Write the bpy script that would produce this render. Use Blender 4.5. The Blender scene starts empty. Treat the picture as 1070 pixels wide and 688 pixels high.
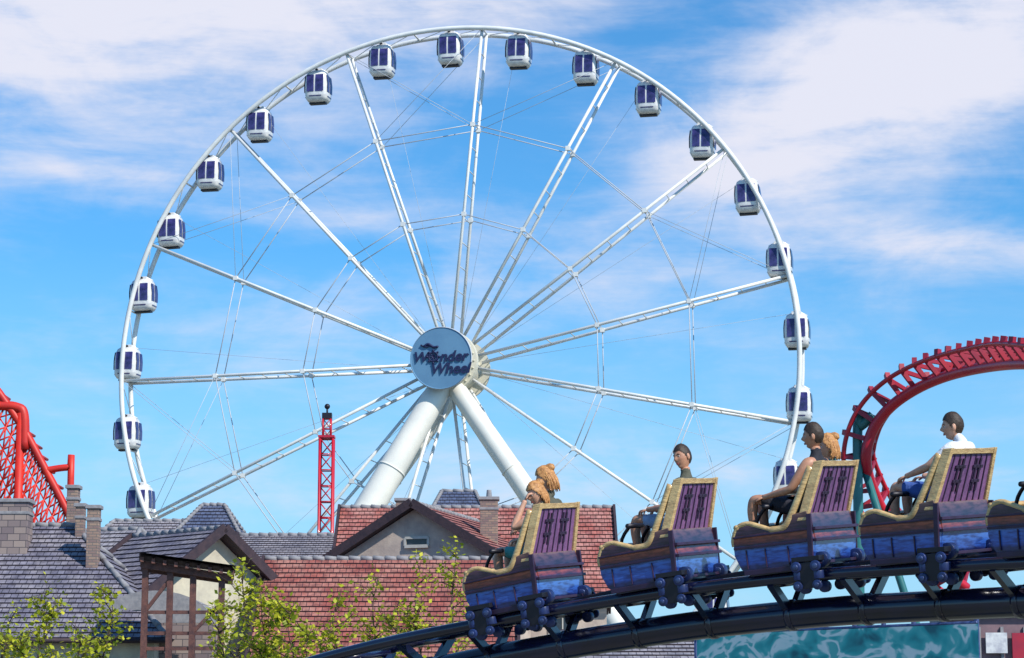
import bpy, math, random
from mathutils import Vector, Matrix, noise
random.seed(7)
SC=bpy.context.scene
COL=SC.collection
LENS=85.0
F=LENS/36*1070; TH=math.radians(9.7); EYE=1.7
# survey helper: bearing measured on the photograph + distance north of the viewpoint -> metres
def W(u,v,d):
    x=(u-535)/F; up=(344-v)/F
    y=math.cos(TH)-up*math.sin(TH); z=math.sin(TH)+up*math.cos(TH)
    t=d/y
    return Vector((x*t,d,EYE+z*t))

# ------------------------------------------------------------------ mesh builder
class MB:
    def __init__(s): s.v=[];s.f=[];s.m=[];s.s=[];s.uv=[]
    def face(s,pts,m=0,sm=False,uv=None):
        b=len(s.v); s.v+= [Vector(p) for p in pts]
        s.f.append(list(range(b,b+len(pts)))); s.m.append(m); s.s.append(sm); s.uv.append(uv)
    def idx(s,vs,fs,m=0,sm=False):
        b=len(s.v); s.v+=[Vector(p) for p in vs]
        for f in fs:
            s.f.append([b+i for i in f]); s.m.append(m); s.s.append(sm); s.uv.append(None)
    def box(s,c,size,R=None,m=0):
        c=Vector(c); hx,hy,hz=[q/2 for q in size]
        vs=[]
        for z in (-hz,hz):
            for (x,y) in ((-hx,-hy),(hx,-hy),(hx,hy),(-hx,hy)):
                p=Vector((x,y,z))
                if R is not None: p=R@p
                vs.append(c+p)
        s.idx(vs,[[3,2,1,0],[4,5,6,7],[0,1,5,4],[1,2,6,5],[2,3,7,6],[3,0,4,7]],m)
    def beam(s,p,q,w,h,m=0,up=Vector((0,0,1))):
        p=Vector(p);q=Vector(q);d=q-p;L=d.length
        if L<1e-6:return
        z=d/L
        x=up.cross(z)
        if x.length<1e-4: x=Vector((1,0,0))
        x.normalize(); y=z.cross(x)
        R=Matrix((x,y,z)).transposed()
        s.box((p+q)/2,(w,h,L),R,m)
    def rings(s,rs,m=0,sm=True,close=False,caps=True):
        n=len(rs[0]); vs=[p for r in rs for p in r]; fs=[]
        k=len(rs)
        for i in range(k if close else k-1):
            a=i*n; b=((i+1)%k)*n
            for j in range(n):
                j2=(j+1)%n
                fs.append([a+j,a+j2,b+j2,b+j])
        if caps and not close:
            fs.append(list(range(n))[::-1]); fs.append([ (k-1)*n+j for j in range(n)])
        s.idx(vs,fs,m,sm)
    def tube(s,pts,r,n=8,m=0,caps=True,close=False):
        pts=[Vector(p) for p in pts]; k=len(pts)
        if k<2:return
        rr=r if isinstance(r,(list,tuple)) else [r]*k
        T=[]
        for i in range(k):
            if close: t=pts[(i+1)%k]-pts[i-1]
            else: t=pts[min(i+1,k-1)]-pts[max(i-1,0)]
            if t.length<1e-9:t=Vector((0,0,1))
            T.append(t.normalized())
        ref=Vector((0,0,1)) if abs(T[0].z)<.9 else Vector((1,0,0))
        x=(ref-T[0]*ref.dot(T[0])).normalized()
        out=[]
        for i in range(k):
            x=(x-T[i]*x.dot(T[i])).normalized(); y=T[i].cross(x)
            out.append([pts[i]+(x*math.cos(2*math.pi*j/n)+y*math.sin(2*math.pi*j/n))*rr[i] for j in range(n)])
        s.rings(out,m,True,close,caps)
    def sphere(s,c,r,n=12,k=8,m=0,R=None,fn=None):
        c=Vector(c); r=(r,r,r) if not isinstance(r,(tuple,list)) else r
        rs=[]
        for i in range(k+1):
            th=math.pi*i/k; th=min(max(th,.02),math.pi-.02)
            ring=[]
            for j in range(n):
                ph=2*math.pi*j/n
                p=Vector((r[0]*math.sin(th)*math.cos(ph),r[1]*math.sin(th)*math.sin(ph),-r[2]*math.cos(th)))
                if fn:p=fn(p)
                if R is not None:p=R@p
                ring.append(c+p)
            rs.append(ring)
        s.rings(rs,m)
    def prism(s,prof,fa,fb,m=0):
        A=[fa(p) for p in prof];B=[fb(p) for p in prof];n=len(prof)
        vs=A+B; fs=[list(range(n))[::-1],[n+i for i in range(n)]]
        for i in range(n):
            j=(i+1)%n; fs.append([i,j,n+j,n+i])
        s.idx(vs,fs,m)
    def roof(s,a,b,c,d,course=.3,m=0,mu=1,thick=.14):
        a,b,c,d=[Vector(p) for p in (a,b,c,d)]
        nrm=(b-a).cross(d-a)
        if nrm.length<1e-6: nrm=(b-a).cross(c-a)
        nrm.normalize()
        flip=nrm.z<0
        if flip: nrm=-nrm
        e=(b-a).normalized(); mid=((c+d)/2-(a+b)/2)
        sl=(mid-e*mid.dot(e)); L=sl.length; sl.normalize()
        n=max(2,int(round(L/course)))
        for i in range(n):
            t0=i/n;t1=(i+1)/n
            p0=a.lerp(d,t0)+nrm*.05;p1=b.lerp(c,t0)+nrm*.05
            q1=b.lerp(c,t1)+nrm*.012;q0=a.lerp(d,t1)+nrm*.012
            b0=a.lerp(d,t0);b1=b.lerp(c,t0)
            def uv(p): return ((p-a).dot(e),(p-a).dot(sl)/L*n*.3)
            fc=[p0,p1,q1,q0]
            if flip: fc=fc[::-1]
            s.face(fc,m,False,[uv(p) for p in fc])
            s.face([b0,b1,p1,p0],mu)
        dn=-nrm*thick
        s.face([a+dn,d+dn,c+dn,b+dn],mu)
        P=[a,b,c,d]
        for i in range(4):
            p,q=P[i],P[(i+1)%4]
            if (p-q).length>1e-4: s.face([p+dn,q+dn,q,p],mu)
    def obj(s,name,mats,parent=None,bevel=0):
        me=bpy.data.meshes.new(name)
        me.from_pydata([tuple(p) for p in s.v],[],s.f)
        for mt in mats: me.materials.append(mt)
        me.polygons.foreach_set('material_index',s.m)
        me.polygons.foreach_set('use_smooth',s.s)
        if any(u is not None for u in s.uv):
            ul=me.uv_layers.new(name='UVMap')
            for p,u in zip(me.polygons,s.uv):
                if u:
                    for li,c in zip(p.loop_indices,u): ul.data[li].uv=c
        me.update()
        o=bpy.data.objects.new(name,me); COL.objects.link(o)
        if parent: o.parent=parent
        if bevel:
            b=o.modifiers.new('b','BEVEL'); b.width=bevel; b.segments=2; b.limit_method='ANGLE'
        return o
def empty(name,M=None):
    o=bpy.data.objects.new(name,None); COL.objects.link(o)
    if M is not None:o.matrix_world=M
    return o
def smooth(pts,n=6):
    P=[Vector(p) for p in pts]; P=[2*P[0]-P[1]]+P+[2*P[-1]-P[-2]]; out=[]
    for i in range(1,len(P)-2):
        p0,p1,p2,p3=P[i-1:i+3]
        for k in range(n):
            t=k/n
            out.append(.5*((2*p1)+(p2-p0)*t+(2*p0-5*p1+4*p2-p3)*t*t+(3*p1-p0-3*p2+p3)*t**3))
    out.append(P[-2]); return out

# ------------------------------------------------------------------ materials
def nt(name):
    m=bpy.data.materials.new(name); m.use_nodes=True
    t=m.node_tree; return m,t,t.nodes['Principled BSDF']
def mat(name,c1,c2=None,rough=.6,metal=0,scale=4,bump=0,bscale=None,coat=0,detail=4,spec=None,stretch=None):
    m,t,b=nt(name)
    b.inputs['Roughness'].default_value=rough; b.inputs['Metallic'].default_value=metal
    if coat: b.inputs['Coat Weight'].default_value=coat; b.inputs['Coat Roughness'].default_value=.08
    if spec is not None: b.inputs['Specular IOR Level'].default_value=spec
    if c2 is None: c2=tuple(x*.78 for x in c1)
    tc=t.nodes.new('ShaderNodeTexCoord'); src=tc.outputs['Object']
    if stretch:
        mp=t.nodes.new('ShaderNodeMapping'); mp.inputs['Scale'].default_value=stretch
        t.links.new(src,mp.inputs[0]); src=mp.outputs[0]
    n=t.nodes.new('ShaderNodeTexNoise'); n.inputs['Scale'].default_value=scale; n.inputs['Detail'].default_value=detail; n.inputs['Roughness'].default_value=.65
    t.links.new(src,n.inputs['Vector'])
    r=t.nodes.new('ShaderNodeValToRGB'); r.color_ramp.elements[0].position=.35; r.color_ramp.elements[1].position=.65
    r.color_ramp.elements[0].color=(*c2,1); r.color_ramp.elements[1].color=(*c1,1)
    t.links.new(n.outputs['Fac'],r.inputs[0]); t.links.new(r.outputs[0],b.inputs['Base Color'])
    if bump:
        n2=t.nodes.new('ShaderNodeTexNoise'); n2.inputs['Scale'].default_value=bscale or scale*4; n2.inputs['Detail'].default_value=3
        t.links.new(src,n2.inputs['Vector'])
        bp=t.nodes.new('ShaderNodeBump'); bp.inputs['Strength'].default_value=bump; bp.inputs['Distance'].default_value=.03
        t.links.new(n2.outputs['Fac'],bp.inputs['Height']); t.links.new(bp.outputs[0],b.inputs['Normal'])
    return m
def tilemat(name,c1,c2,c3,mortar,bw=.22,dirt=(.1,.09,.08)):
    m,t,b=nt(name); b.inputs['Roughness'].default_value=.7
    uv=t.nodes.new('ShaderNodeUVMap')
    br=t.nodes.new('ShaderNodeTexBrick'); br.offset=.5
    for k,v in (('Color1',(*c1,1)),('Color2',(*c2,1)),('Mortar',(*mortar,1)),('Scale',1),('Mortar Size',.012),('Bias',0),('Brick Width',bw),('Row Height',.3)):
        br.inputs[k].default_value=v
    t.links.new(uv.outputs[0],br.inputs['Vector'])
    n=t.nodes.new('ShaderNodeTexNoise'); n.inputs['Scale'].default_value=.9; n.inputs['Detail'].default_value=6; n.inputs['Roughness'].default_value=.7
    t.links.new(uv.outputs[0],n.inputs['Vector'])
    r=t.nodes.new('ShaderNodeValToRGB'); r.color_ramp.elements[0].position=.42; r.color_ramp.elements[1].position=.68
    t.links.new(n.outputs['Fac'],r.inputs[0])
    mx=t.nodes.new('ShaderNodeMix'); mx.data_type='RGBA'
    t.links.new(r.outputs[0],mx.inputs[0]); t.links.new(br.outputs['Color'],mx.inputs[6]); mx.inputs[7].default_value=(*c3,1)
    n3=t.nodes.new('ShaderNodeTexNoise'); n3.inputs['Scale'].default_value=5; n3.inputs['Detail'].default_value=3
    t.links.new(uv.outputs[0],n3.inputs['Vector'])
    r3=t.nodes.new('ShaderNodeValToRGB'); r3.color_ramp.elements[0].position=.3; r3.color_ramp.elements[1].position=.6
    r3.color_ramp.elements[0].color=(.55,.55,.55,1)
    t.links.new(n3.outputs['Fac'],r3.inputs[0])
    mm=t.nodes.new('ShaderNodeMix'); mm.data_type='RGBA'; mm.blend_type='MULTIPLY'; mm.inputs[0].default_value=1
    t.links.new(mx.outputs[2],mm.inputs[6]); t.links.new(r3.outputs[0],mm.inputs[7])
    mm2=t.nodes.new('ShaderNodeMix'); mm2.data_type='RGBA'; 
    t.links.new(br.outputs['Fac'],mm2.inputs[0]); t.links.new(mm.outputs[2],mm2.inputs[6]); mm2.inputs[7].default_value=(*mortar,1)
    t.links.new(mm2.outputs[2],b.inputs['Base Color'])
    bp=t.nodes.new('ShaderNodeBump'); bp.invert=True; bp.inputs['Strength'].default_value=.8; bp.inputs['Distance'].default_value=.03
    t.links.new(br.outputs['Fac'],bp.inputs['Height']); t.links.new(bp.outputs[0],b.inputs['Normal'])
    return m
def brickmat(name,c1,c2,mortar,bw=.25,rh=.09):
    m,t,b=nt(name); b.inputs['Roughness'].default_value=.85
    tc=t.nodes.new('ShaderNodeTexCoord'); sp=t.nodes.new('ShaderNodeSeparateXYZ'); t.links.new(tc.outputs['Object'],sp.inputs[0])
    ad=t.nodes.new('ShaderNodeMath'); t.links.new(sp.outputs[0],ad.inputs[0]); t.links.new(sp.outputs[1],ad.inputs[1])
    cb=t.nodes.new('ShaderNodeCombineXYZ'); t.links.new(ad.outputs[0],cb.inputs[0]); t.links.new(sp.outputs[2],cb.inputs[1])
    br=t.nodes.new('ShaderNodeTexBrick')
    for k,v in (('Color1',(*c1,1)),('Color2',(*c2,1)),('Mortar',(*mortar,1)),('Scale',1),('Mortar Size',.012),('Brick Width',bw),('Row Height',rh)):
        br.inputs[k].default_value=v
    t.links.new(cb.outputs[0],br.inputs['Vector']); t.links.new(br.outputs['Color'],b.inputs['Base Color'])
    bp=t.nodes.new('ShaderNodeBump'); bp.invert=True; bp.inputs['Strength'].default_value=.6; bp.inputs['Distance'].default_value=.02
    t.links.new(br.outputs['Fac'],bp.inputs['Height']); t.links.new(bp.outputs[0],b.inputs['Normal'])
    return m
def stripemat(name,stops,lo,hi,rough=.35,axis=2):
    """painted plank bands by height + grain"""
    m,t,b=nt(name); b.inputs['Roughness'].default_value=rough; b.inputs['Coat Weight'].default_value=.7; b.inputs['Coat Roughness'].default_value=.12
    tc=t.nodes.new('ShaderNodeTexCoord'); sp=t.nodes.new('ShaderNodeSeparateXYZ'); t.links.new(tc.outputs['Object'],sp.inputs[0])
    n=t.nodes.new('ShaderNodeTexNoise'); n.inputs['Scale'].default_value=7; n.inputs['Detail'].default_value=4
    t.links.new(tc.outputs['Object'],n.inputs['Vector'])
    ns=t.nodes.new('ShaderNodeMath'); ns.operation='MULTIPLY_ADD'; ns.inputs[1].default_value=.05; t.links.new(n.outputs['Fac'],ns.inputs[0]); t.links.new(sp.outputs[axis],ns.inputs[2])
    mr=t.nodes.new('ShaderNodeMapRange'); mr.inputs['From Min'].default_value=lo+.025; mr.inputs['From Max'].default_value=hi+.025
    t.links.new(ns.outputs[0],mr.inputs['Value'])
    r=t.nodes.new('ShaderNodeValToRGB'); r.color_ramp.interpolation='LINEAR'
    els=r.color_ramp.elements
    while len(els)>1: els.remove(els[-1])
    els[0].position=stops[0][0]; els[0].color=(*stops[0][1],1)
    for p,c in stops[1:]:
        e=els.new(p); e.color=(*c,1)
    t.links.new(mr.outputs[0],r.inputs[0])
    mp=t.nodes.new('ShaderNodeMapping'); mp.inputs['Scale'].default_value=(6,6,30); t.links.new(tc.outputs['Object'],mp.inputs[0])
    g=t.nodes.new('ShaderNodeTexNoise'); g.inputs['Scale'].default_value=1.2; g.inputs['Detail'].default_value=5; t.links.new(mp.outputs[0],g.inputs['Vector'])
    gr=t.nodes.new('ShaderNodeValToRGB'); gr.color_ramp.elements[0].position=.38; gr.color_ramp.elements[0].color=(.42,.38,.5,1); gr.color_ramp.elements[1].position=.58; gr.color_ramp.elements[1].color=(1.1,1.1,1.1,1)
    t.links.new(g.outputs['Fac'],gr.inputs[0])
    mx=t.nodes.new('ShaderNodeMix'); mx.data_type='RGBA'; mx.blend_type='MULTIPLY'; mx.inputs[0].default_value=1
    t.links.new(r.outputs[0],mx.inputs[6]); t.links.new(gr.outputs[0],mx.inputs[7]); t.links.new(mx.outputs[2],b.inputs['Base Color'])
    bp=t.nodes.new('ShaderNodeBump'); bp.inputs['Strength'].default_value=.2; bp.inputs['Distance'].default_value=.01
    t.links.new(g.outputs['Fac'],bp.inputs['Height']); t.links.new(bp.outputs[0],b.inputs['Normal'])
    return m

M_white=mat('white_steel',(.80,.80,.77),(.64,.65,.64),.4,0,.6)
M_whitec=mat('cable_steel',(.50,.53,.56),(.42,.45,.5),.45)
M_leg=mat('cream_steel',(.82,.79,.70),(.68,.67,.62),.4,0,.35)
M_hub=mat('hub_cream',(.68,.64,.50),(.55,.53,.45),.45,0,.8)
M_plate=mat('sign_blue',(.13,.27,.42),(.11,.235,.38),.7,0,.7,spec=.1)
M_letter=mat('sign_navy',(.008,.015,.08),None,.6)
M_gond=mat('gondola_white',(.80,.79,.76),(.60,.60,.61),.3,0,3,coat=.3)
M_glass=mat('gondola_glass',(.06,.05,.20),(.02,.02,.08),.15,0,2.5)
M_dark=mat('dark_metal',(.02,.02,.03),(.012,.012,.02),.45,.3)
M_navy=mat('track_navy_paint',(.008,.010,.045),(.004,.005,.018),.22,0,1.2,coat=.5)
M_wheel=mat('urethane_wheel',(.02,.04,.16),(.012,.02,.07),.35)
M_steel=mat('bolt_steel',(.10,.14,.30),(.05,.07,.16),.35,.6,8)
M_red=mat('red_paint',(.58,.008,.022),(.42,.006,.03),.4,0,1,coat=.2)
M_redt=mat('red_tie_paint',(.38,.012,.035),(.24,.010,.04),.5,0,2)
M_redt2=mat('orange_red_paint',(.72,.03,.012),(.5,.02,.015),.5,0,1)
M_teal=mat('teal_steel',(.03,.19,.18),(.02,.13,.14),.45,0,1)
T_grey=tilemat('slate_tiles',(.20,.19,.25),(.13,.12,.17),(.34,.31,.34),(.03,.03,.05))
T_grey2=tilemat('slate_tiles_light',(.30,.29,.33),(.20,.19,.23),(.42,.38,.40),(.06,.06,.08))
T_red=tilemat('clay_tiles',(.40,.105,.08),(.25,.065,.055),(.48,.24,.19),(.06,.02,.03))
T_red2=tilemat('clay_tiles_faded',(.46,.13,.10),(.32,.085,.075),(.55,.28,.24),(.09,.03,.03))
T_blue=tilemat('blue_slate',(.09,.12,.22),(.07,.09,.16),(.15,.18,.28),(.03,.03,.05))
M_eave=mat('dark_timber',(.05,.028,.035),(.025,.015,.024),.7,0,5,.3)
M_brown=mat('brown_timber',(.16,.065,.05),(.07,.03,.03),.7,0,6,.3)
M_stucco=mat('stucco',(.56,.46,.38),(.36,.29,.26),.85,0,1.6,.25,14,detail=7)
M_cream=mat('cream_wall',(.62,.56,.42),(.44,.40,.32),.85,0,1.4,.2,14,detail=7)
M_stone=brickmat('chimney_stone',(.32,.25,.22),(.17,.13,.14),(.08,.07,.08),.4,.22)
M_brick=brickmat('chimney_brick',(.34,.23,.17),(.20,.13,.13),(.16,.14,.13))
M_cap=mat('concrete_cap',(.30,.29,.30),(.2,.2,.22),.85,0,6)
M_win=mat('window_glass',(.03,.035,.05),(.015,.02,.03),.1)
M_frame=mat('window_frame',(.5,.48,.44),None,.6)

# ------------------------------------------------------------------ world + sun
sunv=Vector((.62,-.62,.80)).normalized()
el=math.asin(sunv.z); az=math.atan2(sunv.x,sunv.y)
w=bpy.data.worlds.new("World"); SC.world=w; w.use_nodes=True
t=w.node_tree; N=t.nodes; L=t.links; bg=N['Background']; bg.inputs['Strength'].default_value=.12
sky=N.new('ShaderNodeTexSky'); sky.sky_type='NISHITA'; sky.sun_disc=False; sky.sun_elevation=el; sky.sun_rotation=az
sky.air_density=1.0; sky.dust_density=.3; sky.ozone_density=1.5
tc=N.new('ShaderNodeTexCoord'); sp=N.new('ShaderNodeSeparateXYZ'); L.new(tc.outputs['Generated'],sp.inputs[0])
def M(op,a,b=None,c=None,clamp=False):
    n=N.new('ShaderNodeMath'); n.operation=op; n.use_clamp=clamp
    for i,x in enumerate((a,b,c)):
        if x is None: continue
        if isinstance(x,(int,float)): n.inputs[i].default_value=x
        else: L.new(x,n.inputs[i])
    return n.outputs[0]
X=sp.outputs[0];Z=sp.outputs[2]
def AB(u,v): return ((u-535)*.000388,.300-v*.000388)
def blob(u,v,ru,rv,rot=0):
    a,b=AB(u,v); c,s_=math.cos(rot),math.sin(rot)
    dx=M('SUBTRACT',X,a); dz=M('SUBTRACT',Z,b)
    p=M('MULTIPLY',M('ADD',M('MULTIPLY',dx,c),M('MULTIPLY',dz,s_)),1/(ru*.000388))
    q=M('MULTIPLY',M('SUBTRACT',M('MULTIPLY',dz,c),M('MULTIPLY',dx,s_)),1/(rv*.000388))
    d2=M('ADD',M('MULTIPLY',p,p),M('MULTIPLY',q,q))
    return M('EXPONENT',M('MULTIPLY',d2,-1))
def nz(sx,sz,scale,detail,rough,dist,off=0,rot=0):
    mp=N.new('ShaderNodeMapping'); mp.inputs['Scale'].default_value=(sx,1,sz); mp.inputs['Location'].default_value=(off,off*.3,off*.7); mp.inputs['Rotation'].default_value=(0,rot,0)
    L.new(tc.outputs['Generated'],mp.inputs[0])
    n=N.new('ShaderNodeTexNoise'); n.inputs['Scale'].default_value=scale; n.inputs['Detail'].default_value=detail; n.inputs['Roughness'].default_value=rough; n.inputs['Distortion'].default_value=dist
    L.new(mp.outputs[0],n.inputs['Vector']); return n.outputs['Fac']
n1=nz(1.8,3.6,8,6,.60,.3,3.1,.25)
n2=nz(1.4,8,9,5,.62,.3,9.7,.1)
bl=None
for (u,v,ru,rv,ro,k) in ((110,30,330,110,.08,1.25),(1020,50,290,90,.45,1.2),(470,0,220,50,0,.5),(830,120,150,80,.6,.7),(100,182,150,13,-.03,.55),(1010,262,170,28,-.1,.75),(300,225,190,18,-.08,.35),(480,320,330,60,.1,.3),(650,500,600,60,0,.4)):
    x=M('MULTIPLY',blob(u,v,ru,rv,ro),k); bl=x if bl is None else M('ADD',bl,x)
nn=M('ADD',M('MULTIPLY',n1,.6),M('MULTIPLY',n2,.4))
dens=M('ADD',M('MULTIPLY',bl,M('ADD',M('MULTIPLY',nn,1.3),.1)),M('MULTIPLY',M('SUBTRACT',nn,.5),1.5))
mr=N.new('ShaderNodeMapRange'); mr.interpolation_type='SMOOTHSTEP'; mr.inputs['From Min'].default_value=-.06; mr.inputs['From Max'].default_value=.9; L.new(dens,mr.inputs['Value'])
cl=mr.outputs[0]
hs=N.new('ShaderNodeMix'); hs.data_type='RGBA'; hs.blend_type='MULTIPLY'; hs.inputs[0].default_value=1; L.new(sky.outputs[0],hs.inputs[6]); hs.inputs[7].default_value=(.40,.98,1.38,1)
hz=N.new('ShaderNodeMapRange'); hz.inputs['From Min'].default_value=.02; hz.inputs['From Max'].default_value=.20; hz.inputs['To Min'].default_value=.85; hz.inputs['To Max'].default_value=0; L.new(Z,hz.inputs['Value'])
mh=N.new('ShaderNodeMix'); mh.data_type='RGBA'; L.new(hz.outputs[0],mh.inputs[0]); L.new(hs.outputs[2],mh.inputs[6]); mh.inputs[7].default_value=(3.6,5.8,7.8,1)
mc=N.new('ShaderNodeMix'); mc.data_type='RGBA'; L.new(cl,mc.inputs[0]); L.new(mh.outputs[2],mc.inputs[6]); mc.inputs[7].default_value=(6.6,6.75,7.8,1)
L.new(mc.outputs[2],bg.inputs['Color'])
sd=bpy.data.lights.new('sun','SUN'); sd.energy=5.0; sd.angle=math.radians(.5); sd.color=(1,.95,.86)
so=bpy.data.objects.new('sun',sd); COL.objects.link(so); so.rotation_euler=(-sunv).to_track_quat('-Z','Y').to_euler(); so.location=(30,-30,60)

# ------------------------------------------------------------------ ground
g=MB(); S=3000
g.face([(-S,-200,0),(S,-200,0),(S,2*S,0),(-S,2*S,0)])
g.obj('ground',[mat('paving_ground',(.22,.2,.18),(.12,.14,.08),.9,0,.2,.3,3)])

# ------------------------------------------------------------------ ferris wheel
PHI=math.radians(-12)
HC=W(474,383,178)
fw=empty('ferris_wheel',Matrix.Translation(HC)@Matrix.Rotation(PHI,4,'Z'))
R=25.8
def PL(ang,r,y): a=math.radians(ang); return Vector((r*math.cos(a),y,r*math.sin(a)))
rim=MB()
HR_=1.0
for y in (-HR_,HR_):
    rim.tube([PL(k*2,R,y) for k in range(180)],.19,10,0,close=True)
for k in range(60):
    a=k*6+.8
    rim.tube([PL(a,R,-HR_),PL(a,R,HR_)],.07,6)
    rim.tube([PL(a,R,-HR_),PL(a+6,R,HR_)],.035,5)
rim.obj('rim',[M_white],fw)
spk=MB(); cab=MB()
SP=[84.9+24*i for i in range(15)]
for i,a in enumerate(SP):
    for y0,y1 in ((-1.45,-.75),(1.45,.75)):
        spk.tube([PL(a,1.9,y0),PL(a,R,y1)],.12,8)
    for j in range(1,13):
        tt=j/13; r0=1.9+(R-1.9)*tt
        yy=1.45-.7*tt
        spk.tube([PL(a,r0,-yy),PL(a,r0,yy)],.04,5)
    a2=a+24
    for rr in (18.3,11.35):
        for s_ in (-1,1):
            yy=(1.45-.7*rr/R)*s_
            cab.tube([PL(a,rr,yy),PL(a2,rr,yy)],.04,5)
            spk.box(PL(a,rr,yy),(.32,.32,.32))
    for s_ in (-1,1):
        if i%2==0: cab.tube([PL(a,R,.85*s_),PL(a2,18.3,1.0*s_)],.02,5)
        else: cab.tube([PL(a,R,.85*s_),PL(a-24,18.3,1.0*s_)],.02,5)
    cab.tube([PL(a-6,R,0),PL(a,2.2,1.5)],.012,4)
spk.obj('spokes',[M_white],fw); cab.obj('tension_cables',[M_whitec],fw)
hub=MB()
def ring(y,r,n=48): return [PL(360*k/n,r,y) for k in range(n)]
hub.rings([ring(-3.35,1.7),ring(-3.2,1.95),ring(-2.4,2.0),ring(-2.35,2.3),ring(-1.95,2.35),ring(-1.9,1.6),ring(1.9,1.6),ring(1.95,2.35),ring(2.35,2.3),ring(2.4,2.0),ring(3.2,1.95),ring(3.3,1.5)],0,False)
for k in range(24):
    hub.tube([PL(k*15,2.1,-2.36),PL(k*15,2.1,-2.46)],.07,6)
hub.obj('hub_drum',[M_hub],fw)
PY=-4.0
pl=MB(); pl.rings([ring(PY-.03,2.22),ring(PY-.08,2.27),ring(PY+.15,2.27)],0,False)
pl.rings([[PL(360*k/64,2.27+.06*math.cos(q),PY+.05+.06*math.sin(q)) for q in [i*math.pi/3 for i in range(6)]] for k in range(64)],1,True,True)
pl.rings([ring(PY+.14,1.4),ring(-3.3,1.4)],1,True)
pl.obj('name_plate',[M_plate,M_whitec],fw)
TY=PY-.11
def text(s,size,x,z,shear=.25,name='lettering'):
    cu=bpy.data.curves.new('t','FONT'); cu.body=s; cu.size=size; cu.extrude=.02; cu.shear=shear; cu.offset=.025
    ob=bpy.data.objects.new('t',cu); COL.objects.link(ob)
    bpy.context.view_layer.update()
    me=bpy.data.meshes.new_from_object(ob.evaluated_get(bpy.context.evaluated_depsgraph_get()))
    bpy.data.objects.remove(ob)
    me.materials.clear(); me.materials.append(M_letter)
    o=bpy.data.objects.new(name,me); COL.objects.link(o); o.parent=fw
    o.location=(x,TY,z); o.rotation_euler=(math.pi/2,0,0)
text('W',1.05,-2.1,-.25); text('nder',1.1,-.08,-.25); text('Wheel',1.1,-.8,-1.15)
ic=MB()
ic.tube([Vector((-.55+.34*math.cos(q*.3927),TY,.1+.34*math.sin(q*.3927))) for q in range(16)],.06,6,close=True)
for q in range(8):
    a=q*math.pi/4; ic.tube([(-.55,TY,.1),(-.55+.5*math.cos(a),TY,.1+.5*math.sin(a))],.035,5)
    ic.sphere((-.55+.46*math.cos(a),TY,.1+.46*math.sin(a)),.085,8,5)
ic.tube(smooth([(-1.3,TY,.85),(-.95,TY,1.05),(-.55,TY,.82),(-.15,TY,.85)]),[.02]+[.09]*17+[.02],6)
ic.tube(smooth([(-1.5,TY,1.0),(-1.15,TY,.85),(-.7,TY,.95)]),.06,6)
ic.obj('emblem',[M_letter],fw)
legs=MB()
Minv=fw.matrix_world.inverted()
def wl(p): return Minv@Vector(p)
fl=W(226,760,171); fl.z=0; fr=W(748,760,170); fr.z=0
bl_=W(196,760,182); bl_.z=0; br_=W(720,760,184); br_.z=0
topf=fw.matrix_world@Vector((0,-2.0,-1.0)); topb=fw.matrix_world@Vector((0,2.3,-1.0))
for foot,top,r0,r1 in ((fl,topf,.85,1.5),(fr,topf,.68,1.0),(bl_,topb,.6,1.0),(br_,topb,.5,.85)):
    legs.tube([wl(top.lerp(foot,q/12)) for q in range(13)],[r0+(r1-r0)*q/12 for q in range(13)],24)
    for q in (3,6,9):
        c=top.lerp(foot,q/12); d=(foot-top).normalized(); rr=r0+(r1-r0)*q/12+.04
        legs.tube([wl(c-d*.06),wl(c+d*.06)],rr,24)
    legs.box(wl(foot+Vector((0,0,.4))),(4,4,.8),None,1)
legs.obj('support_legs',[M_leg,M_cap],fw)
# gondola
def rsq(hx,hy,z,n=20,p=4.5):
    out=[]
    for k in range(n):
        a=2*math.pi*k/n; c,s_=math.cos(a),math.sin(a)
        out.append(Vector((hx*math.copysign(abs(c)**(2/p),c),hy*math.copysign(abs(s_)**(2/p),s_),z)))
    return out
gm=MB()
prof=[(-2.55,.45),(-2.5,.72),(-2.3,.86),(-2.05,.9),(-1.2,.92),(-.55,.86),(-.25,.74),(-.1,.55),(-.06,.3)]
gm.rings([rsq(r,r*.98,z,32) for z,r in prof],0,True)
gm.box((0,0,0),(.7,.7,.22),None,0)
def panel(x0,x1,z0,z1,side):
    def hw(z):
        for (za,ra),(zb,rb) in zip(prof,prof[1:]):
            if za<=z<=zb: return ra+(rb-ra)*(z-za)/(zb-za)
        return .8
    rows=[]
    for i in range(5):
        z=z0+(z1-z0)*i/4; o=hw(z)+.02
        if side in('f','b'):
            s_=-1 if side=='f' else 1
            rows.append((Vector((x0,s_*(o*.98),z)),Vector((x1,s_*(o*.98),z))))
        else:
            s_=-1 if side=='l' else 1
            rows.append((Vector((s_*o,x0*.98,z)),Vector((s_*o,x1*.98,z))))
    for (a,b),(c,d) in zip(rows,rows[1:]):
        gm.face([a,b,d,c],1,True)
for side in 'fblr':
    panel(-.66,-.1,-1.85,-.5,side); panel(.02,.66,-1.85,-.5,side)
    panel(-.5,.5,-2.22,-2.14,side)
gm.box((0,0,-2.6),(1.3,.5,.12),None,2)
gm.tube([(-.75,0,-.2),(-.2,0,.1),(0,0,.12),(.2,0,.1),(.75,0,-.2)],.07,6,0)
gm.tube([(0,-.95,0),(0,.95,0)],.09,8,2)
g0=None
rg=random.Random(3)
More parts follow.
